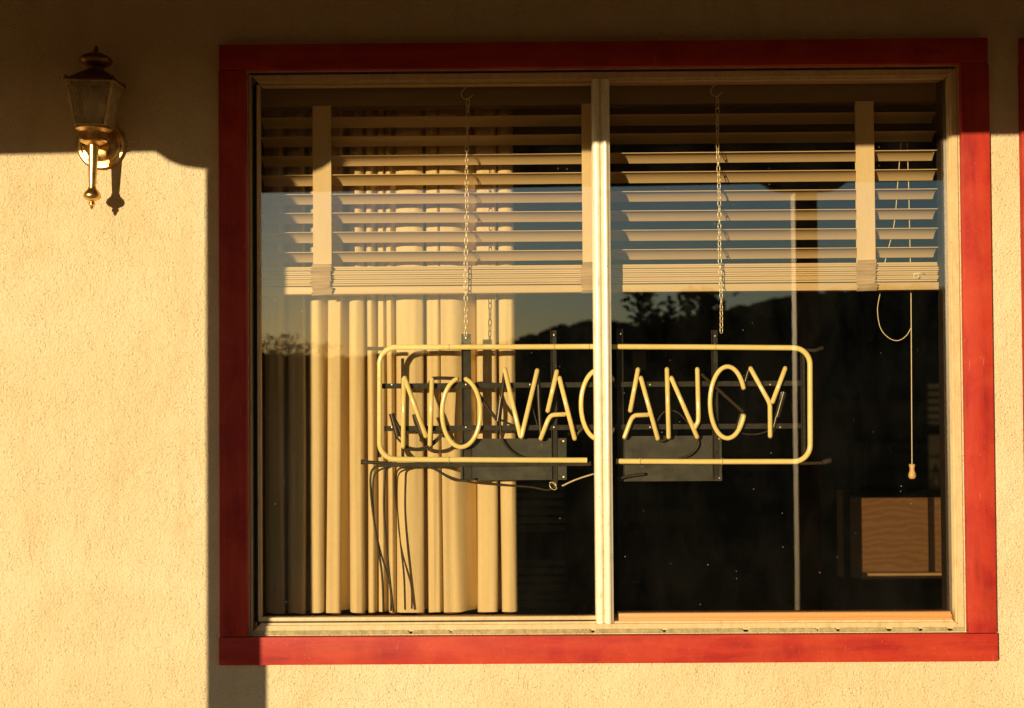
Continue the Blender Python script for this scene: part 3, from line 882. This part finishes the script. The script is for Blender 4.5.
def chain(ptop, pbot, label, seed):
    rnd = random.Random(seed)
    YC = .060
    a, b = P(*ptop, YC), P(*pbot, YC)
    root = empty('hanging_chain', a, label, 'chain', 'chains holding up the sign')
    L = (b - a).length; pitch = .0150; n = int(L / pitch)
    ax = (b - a).normalized()
    for i in range(n):
        o = bpy.data.objects.new('link', LM); COL.objects.link(o); o.parent = root
        q = Vector((0, 0, -1)).rotation_difference(ax)
        rz = (rad(90) if i % 2 else 0) + rad(25) + rnd.uniform(-.35, .35)
        o.matrix_local = Matrix.Translation((b - a) * ((i + .5) / n) + Vector((math.sin(i * .35 + seed) * .0009, 0, 0))) @ q.to_matrix().to_4x4() @ Matrix.Rotation(rz, 4, 'Z')
    # open screw hook
    top = a
    hp = [top + Vector(v) * S for v in ((5.5, 0, 5), (1, 0, 1.5), (-3, 0, 1), (-6, 0, 4), (-6, 0, 8), (-2.5, 0, 12), (1, 0, 15))]
    MB().tube(spline(hp, 6), .0013, 8).build('hook', M['zinc'], root, smooth=True)
    return root
chain((467.5, 100), (465.3, 336), 'zinc chain holding the left half of the sign in front of the vanes', 1)
chain((717, 97), (721.5, 333), 'zinc chain holding the right half of the sign before the dark room', 2)

# ------------------------------------------------------------------ wall lantern
YL = -.079
SL = S * (D + YL) / D
lx, lz = P(93.6, 145, YL).x, P(93.6, 145, YL).z
ln = empty('wall_lantern', (P(100.3, 145, 0).x, 0, P(100.3, 145, 0).z), 'brass coach lantern with tapered glass cage mounted on the stucco left of the window', 'wall lamp')
def hz(py): return P(94, py, YL).z
bpx, bpz = P(100.8, 145, -.01).x, P(100.8, 144.8, -.01).z
kk = S
MB().lathe([(.001, -.0005), (24.5 * kk, -.0005), (24.8 * kk, -.006), (23 * kk, -.0095), (20.5 * kk, -.0095), (19.5 * kk, -.006), (17 * kk, -.0065), (15.5 * kk, -.012), (12 * kk, -.016), (8 * kk, -.018), (.001, -.0185)], bpx, bpz, 56, 'y').build('back_plate', M['brass'], ln, autos=35)
MB().tube(spline([(bpx, -.016, bpz), (bpx - .003, -.035, bpz - .004), (lx + .003, -.055, hz(139)), (lx, YL + .02, hz(137))], 6), .0085, 14).build('arm', M['brass'], ln, smooth=True)
mb = MB()
for a, b in ((bpx - 19 * kk, bpz), (bpx + 19 * kk, bpz)): mb.lathe([(.001, -.017), (.0035, -.016), (.0035, -.0095), (.001, -.009)], a, b, 12, 'y')
mb.build('nut', M['brass'], ln, autos=40)
def lat(name, mat, prof, seg=36, autos=35):
    return MB().lathe([(max(r, .02) * SL, hz(py)) for r, py in prof], lx, YL, seg).build(name, mat, ln, autos=autos)
lat('cup', M['brass'], [(0, 127.2), (16.5, 127.2), (18.2, 128.6), (18.2, 129.8), (14.8, 131.2), (13.2, 132.2), (13.2, 139.5), (13.8, 140.8), (13, 142.4), (9, 144), (5.6, 145.2), (0, 145.4)])
lat('stem', M['brass'], [(0, 145.3), (5.6, 145.3), (5.2, 155), (4.5, 168), (3.9, 180), (3.4, 186.5), (4.2, 187.4), (4.2, 188.6), (5, 190), (7.6, 192.4), (8.8, 195), (8.6, 197), (6.8, 199.4), (3.6, 200.8), (2.6, 201.8), (3.3, 203), (3.3, 204.6), (1.9, 205.8), (1.6, 207.4), (.8, 208.9), (0, 209.2)])
# tapered glass cage: four sides
ct, cb = hz(83.5), hz(127.2)
ht, hb = 24.5 * SL, 16 * SL
dt, db = 21 * SL, 14 * SL
def corner(sx, sy, f):      # f: 0 bottom, 1 top
    return Vector((lx + sx * (hb + (ht - hb) * f), YL + sy * (db + (dt - db) * f), cb + (ct - cb) * f))
mb = MB()
for sx in (-1, 1):
    for sy in (-1, 1):
        a, b = corner(sx, sy, 0), corner(sx, sy, 1)
        w = .0046
        vs = []
        for p in (a, b):
            vs.append([mb.bm.verts.new(p + Vector((ox, oy, 0))) for ox, oy in ((0, 0), (-sx * w * 1.2, 0), (-sx * w * 1.2, -sy * w), (0, -sy * w))])
        for k in range(4): mb.bm.faces.new((vs[0][k], vs[0][(k + 1) % 4], vs[1][(k + 1) % 4], vs[1][k]))
        mb.bm.faces.new(vs[0]); mb.bm.faces.new(vs[1])
for f, h in ((0, .0035), (1, .0035)):
    sgn = 1 if f == 0 else -1
    for sy in (-1, 1):
        a, b = corner(-1, sy, f), corner(1, sy, f)
        mb.box(a.x, b.x, min(a.y, a.y - sy * .003), max(a.y, a.y - sy * .003), min(a.z, a.z + sgn * h), max(a.z, a.z + sgn * h))
    for sx in (-1, 1):
        a, b = corner(sx, -1, f), corner(sx, 1, f)
        mb.box(min(a.x, a.x - sx * .003), max(a.x, a.x - sx * .003), a.y + .0032, b.y - .0032, min(a.z, a.z + sgn * h), max(a.z, a.z + sgn * h))
mb.build('cage_frame', M['agedb'], ln)
ins = .0022
for A_, B2 in (((-1, -1), (1, -1)), ((1, -1), (1, 1)), ((1, 1), (-1, 1)), ((-1, 1), (-1, -1))):
    q = [corner(*A_, .03), corner(*B2, .03), corner(*B2, .97), corner(*A_, .97)]
    cen = Vector((lx, YL, 0))
    q = [p + (Vector((cen.x - p.x, cen.y - p.y, 0)).normalized() * ins) for p in q]
    MB().quad(q).build('glass_pane', M['lglass'], ln)
# bulb with a candle shaped chimney
lat('bulb', M['bulb'], [(0, 127), (6, 127), (6.5, 122), (9, 116), (11, 108), (11, 101), (8.5, 96), (4.5, 93), (0, 92)], 28, 80)
# roof: square flange that rises into a round bell
mb = MB()
rings = []
for (rx, ry, py, sq) in ((26.2, 22.5, 84.2, 1), (26.5, 22.8, 83.4, 1), (25.4, 21.8, 81.4, 1), (21.5, 19.5, 79.6, .8), (19, 18, 76.5, .5), (14.5, 14.5, 73.4, .15), (10, 10, 70.8, 0), (7.2, 7.2, 69, 0), (7.6, 7.6, 68, 0)):
    ring = []
    for k in range(32):
        a = 2 * math.pi * (k + .5) / 32
        c, s = math.cos(a), math.sin(a)
        mq = max(abs(c), abs(s)); q = (1 - sq) + sq / mq
        ring.append(mb.bm.verts.new((lx + c * q * rx * SL, YL + s * q * ry * SL, hz(py))))
    rings.append(ring)
for a, b in zip(rings, rings[1:]):
    for k in range(32): mb.bm.faces.new((a[k], a[(k + 1) % 32], b[(k + 1) % 32], b[k]))
mb.bm.faces.new(rings[0]); mb.bm.faces.new(rings[-1])
for sx in (-1, 1):
    for sy in (-1, 1):
        mb.lathe([(.0005, hz(79)), (.003, hz(79.6)), (.0042, hz(81)), (.003, hz(82.3)), (.001, hz(82.6))], lx + sx * 23.6 * SL, YL + sy * 20 * SL, 10)
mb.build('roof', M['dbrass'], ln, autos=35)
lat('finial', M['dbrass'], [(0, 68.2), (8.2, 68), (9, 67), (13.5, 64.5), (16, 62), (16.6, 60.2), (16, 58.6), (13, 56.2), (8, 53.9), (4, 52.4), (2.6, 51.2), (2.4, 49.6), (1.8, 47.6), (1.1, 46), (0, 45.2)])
ln.rotation_euler = (0, rad(1.6), 0)

# ------------------------------------------------------------------ things in the room
# drawer cabinet
YCAB = 2.3
ca, cb_ = P(862, 498, YCAB), P(929, 572, YCAB)
cab = empty('drawer_cabinet', (ca.x, YCAB, .02), 'brown wood grain cabinet dimly lit inside the room at lower right', 'cabinet')
MB().box(ca.x + .002, ca.x + .75, YCAB + .02, YCAB + .5, .02, ca.z - .0, .003).build('carcass', M['darkwood'], cab)
MB().box(ca.x, cb_.x, YCAB, YCAB + .018, cb_.z, ca.z, .003).build('door', M['panelwood'], cab)
MB().box(cb_.x + .028, ca.x + .745, YCAB, YCAB + .018, cb_.z, ca.z, .003).build('door', M['panelwood'], cab)
MB().box(ca.x + .02, ca.x + .74, YCAB - .008, YCAB + .018, cb_.z - .014, cb_.z - .003, .002).build('drawer_lip', M['lipwood'], cab)
# louvred door far back
YLD = 3.4
la, lb = P(512, 478, YLD), P(566, 604, YLD)
lo = empty('louvred_door', (la.x, YLD, .02), 'dim brown louvred door at the back of the room below the sign', 'door')
mb = MB()
mb.box(la.x - .03, la.x, YLD, YLD + .03, .02, la.z + .06).box(lb.x, lb.x + .03, YLD, YLD + .03, .02, la.z + .06).box(la.x, lb.x, YLD, YLD + .03, la.z, la.z + .06).box(la.x, lb.x, YLD, YLD + .03, (la.z + lb.z) / 2 - .04, (la.z + lb.z) / 2 + .04)
mb.build('door_frame', M['darkwood'], lo)
mb = MB(); z = la.z - .03
while z > lb.z:
    if abs(z - (la.z + lb.z) / 2) > .06:
        mb.quad([(la.x, YLD + .002, z), (lb.x, YLD + .002, z), (lb.x, YLD + .026, z - .03), (la.x, YLD + .026, z - .03)])
    z -= .042
mb.build('louvre_panel', M['louvre'], lo)
# pale notice
YN = 2.2
a, b = P(633, 351, YN), P(646, 370, YN)
nt_ = MB().box(a.x, b.x, YN, YN + .004, b.z, a.z).build('notice_card', M['paper']); tag(nt_, 'small yellowed card standing in the dark room just right of the mullion', 'card')
nb_ = MB().box(a.x - .06, b.x + .06, YN + .006, YN + .04, .02, b.z - .0, .002).box(a.x - .06, b.x + .06, YN + .006, YN + .04, b.z, a.z + .05).build('display_board', M['darkwood']); tag(nb_, 'dark upright board behind the yellowed card in the room', 'board')

# ------------------------------------------------------------------ porch: slab, posts, beam, roof
o = MB().box(-7, 7, -3.55, -.001, -.16, .0).build('porch_floor', M['slab']); tag(o, kind='structure')
DP = 3.1
PW = .104
p1x = X(237.5) - KX * DP
p2x = 1.30 + PW / 2
zbeam = 2.50
sl = .011
def zb_at(x): return zbeam + sl * (x + .7)
roof = empty('porch_roof', (0, -DP, 2.5), 'flat brown porch roof with a scalloped beam that shades the wall top', 'roof')
def beam_mesh():
    x0, x1 = -6.6, 6.6
    out = [(x0, zb_at(x0)), (x1, zb_at(x1)), (x1, zb_at(x1) + .19), (x0, zb_at(x0) + .19)]
    return MB().prism(out, -DP - .045, -DP + .045)
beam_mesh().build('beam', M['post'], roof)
def bracket_outline(xp, sx):
    L_, hh = .17, .052
    prof = [(0, 0), (0, -hh), (.28, -hh * .97), (.5, -hh * .86), (.68, -hh * .62), (.82, -hh * .30), (.93, -hh * .08), (1.0, -.0)]
    return [(xp + sx * (PW / 2 + u * L_), zb_at(xp + sx * u * L_) - .0005 + v) for u, v in prof]
posts = [p1x, p2x, p2x + 3.55, p1x - 3.55]
for xp in posts:
    for sx in (-1, 1):
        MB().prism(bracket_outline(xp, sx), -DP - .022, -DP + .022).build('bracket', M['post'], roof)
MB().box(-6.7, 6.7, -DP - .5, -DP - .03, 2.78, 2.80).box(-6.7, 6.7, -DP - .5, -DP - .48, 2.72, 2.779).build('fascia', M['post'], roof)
MB().quad([(-6.7, .0, 2.74), (6.7, .0, 2.74), (6.7, -DP - .03, 2.62 + .12), (-6.7, -DP - .03, 2.62 + .12)]).build('ceiling', M['ceil'], roof)
MB().box(-6.8, 6.8, -DP - .52, 1.0, 2.82, 2.90).build('roof_deck', M['roofing'], roof)
side = ['square dark porch post left of the window, outside the picture', 'square dark porch post mirrored in the right window pane', 'square dark porch post farthest to the right along the porch', 'square dark porch post farthest to the left along the porch']
for xp, lb_ in zip(posts, side):
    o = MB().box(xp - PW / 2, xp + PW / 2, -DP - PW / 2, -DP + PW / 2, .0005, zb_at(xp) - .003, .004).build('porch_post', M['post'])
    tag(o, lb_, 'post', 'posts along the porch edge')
    MB().box(xp - PW / 2 - .004, xp - PW / 2 - .0003, -DP - PW / 2, -DP + PW / 2 + .004, .0005, zb_at(xp) - .06, .001).build('added_bright_board', M['litpaint'], o)  # bright board added so the mirrored post shows a sunlit edge

# ------------------------------------------------------------------ land beyond
n = 60
mb = MB(); mb.quad([(-1500, -2500, -.17), (1500, -2500, -.17), (1500, 60, -.17), (-1500, 60, -.17)])
o = mb.build('ground', M['ground']); tag(o, kind='structure')
crest = [(-1800, 372), (-900, 368), (-300, 364), (100, 358), (262, 352), (400, 350), (480, 345), (520, 336), (560, 325), (600, 322), (640, 329), (680, 318), (740, 302), (800, 295), (900, 288), (1000, 284), (1300, 300), (2200, 330)]
def cr(px):
    for (a, ya), (b, yb2) in zip(crest, crest[1:]):
        if a <= px <= b: return ya + (yb2 - ya) * (px - a) / (b - a)
    return 365
mb = MB(); rows = []
dists = [140, 190, 250, 320, 420, 560]
fr_ = [0, .34, .68, 1.0, .9, .4]
for k in range(0, 1201):
    px = -1800 + 4000 * k / 1200
    az = math.atan((px - 512) / F)
    e = (385 - cr(px)) / F
    col_ = []
    for dd, ff in zip(dists, fr_):
        hgt = 1.55 + e * 320 * ff * (1 if ff < 1 else 1)
        if ff == 0: hgt = -.3
        nz = (mnoise.noise(Vector((px * .01, dd * .02, 0))) * 2.2 + mnoise.noise(Vector((px * .06, dd * .05, 3))) * .9 + mnoise.noise(Vector((px * .4, dd * .2, 5))) * .9) * (1 if 0 < ff else 0)
        rr = dd
        col_.append(mb.bm.verts.new((math.tan(az) * rr, -rr, hgt + nz)))
    rows.append(col_)
for a, b in zip(rows, rows[1:]):
    for i in range(len(dists) - 1): mb.bm.faces.new((a[i], b[i], b[i + 1], a[i + 1]))
o = mb.build('hills', M['hill'], smooth=True); tag(o, kind='structure')

def tree(px, dist, top_py, wpx, label, leaves, seed, sparse=False, name='tree'):
    rnd = random.Random(seed)
    s = (dist + D) / F if False else dist / F
    x = (px - 512) / F * dist; y = -(dist - D)
    y = -dist + D * 0
    htop = 1.55 + (385 - top_py) / F * (dist + D)
    x = (px - 512) / F * (dist + D)
    w = wpx / F * (dist + D) / 2
    root = empty(name, (x, y, -.17), label, 'tree' if name == 'tree' else 'shrub', 'trees and shrubs beyond the porch')
    mb = MB(); tips = []
    hh = htop + .17
    mb.tube([(x, y, -.2), (x + w * .05, y, hh * .2), (x - w * .04, y, hh * .45)], 0, 8, radii=[w * .11, w * .09, w * .06])
    for k in range(11 if sparse else 8):
        a = rnd.uniform(0, 6.28); f = rnd.uniform(.12, .45)
        b0 = Vector((x, y, hh * f)); ln_ = w * rnd.uniform(.65, 1.05)
        b2 = Vector((x + math.cos(a) * ln_, y + math.sin(a) * ln_, min(hh * rnd.uniform(.6, 1.0), hh)))
        b1 = (b0 + b2) / 2 + Vector((0, 0, -hh * .05))
        sp = spline([b0, b1, b2], 4)
        mb.tube(sp, 0, 6, radii=[w * .05 * (1 - .85 * i / (len(sp) - 1)) for i in range(len(sp))])
        tips += sp[3:]
        for q in range(4):
            c0 = sp[rnd.randrange(3, len(sp))]; c1 = c0 + Vector((rnd.uniform(-1, 1), rnd.uniform(-1, 1), rnd.uniform(.1, 1))) * w * .4
            if c1.z > hh: c1.z = hh
            mb.tube([c0, c1], 0, 5, radii=[w * .015, w * .006]); tips += [c1, (c0 + c1) / 2]
    mb.build('trunk', M['bark'], root)
    vs = []; fs = []
    for i in range(leaves):
        t = tips[rnd.randrange(len(tips))]
        sp_ = w * (.16 if sparse else .30)
        c = t + Vector((rnd.gauss(0, sp_), rnd.gauss(0, sp_), rnd.gauss(0, sp_ * .8)))
        if c.z > hh: c.z = hh - abs(rnd.gauss(0, .1))
        u = Vector((rnd.gauss(0, 1), rnd.gauss(0, 1), rnd.gauss(0, 1))).normalized(); v = u.orthogonal().normalized()
        l = w * rnd.uniform(.05, .10) * (1.6 if sparse else 1)
        b = len(vs); c = c - Vector((x, y, -.17))
        vs += [c - u * l, c + v * l * .45, c + u * l, c - v * l * .45]; fs.append((b, b + 1, b + 2, b + 3))
    me = bpy.data.meshes.new('crown'); me.from_pydata(vs, [], fs); me.materials.append(M['leaf'])
    o = bpy.data.objects.new('crown', me); COL.objects.link(o); o.parent = root

tree(665, 42, 296, 95, 'sparse shrubby tree mirrored in the right pane just below the raised blind', 1500, 3, True)
tree(262, 55, 338, 62, 'dark round tree mirrored at the far left edge of the left pane', 2200, 4)
tree(296, 60, 346, 50, 'low dark tree mirrored in the left pane beside the rounder one', 1800, 5)
tree(730, 50, 322, 80, 'low leafy bush mirrored in the right pane behind the right chain', 1600, 6, name='shrub')
tree(545, 60, 345, 60, 'low bush mirrored in the left pane beside the mullion', 1400, 8, name='shrub')

# ------------------------------------------------------------------ light
world = bpy.data.worlds.new('World'); scene.world = world; world.use_nodes = True
nt = world.node_tree; bg = nt.nodes['Background']
sky = nt.nodes.new('ShaderNodeTexSky'); sky.sky_type = 'NISHITA'; sky.sun_disc = False
dirsun = Vector((-KX, -1, KZ)).normalized()
sky.sun_elevation = math.asin(dirsun.z)
sky.sun_rotation = math.atan2(dirsun.x, dirsun.y) % (2 * math.pi)
sky.altitude = 300; sky.air_density = 1.0; sky.dust_density = 0.4; sky.ozone_density = 2.6
nt.links.new(sky.outputs[0], bg.inputs[0]); bg.inputs[1].default_value = 0.13
sd = bpy.data.lights.new('sun', 'SUN'); sd.energy = 5.0; sd.angle = rad(0.22); sd.color = (1.0, 0.83, 0.535)
so = bpy.data.objects.new('sun', sd); COL.objects.link(so)
so.rotation_euler = (-dirsun).to_track_quat('-Z', 'Y').to_euler(); so.location = dirsun * 20
vs = scene.view_settings
vs.view_transform = 'Standard'; vs.look = 'None'; vs.gamma = 1.0; vs.exposure = 0.10; vs.use_curve_mapping = False
scene.cycles.max_bounces = 8; scene.cycles.transparent_max_bounces = 16
scene.cycles.use_denoising = True
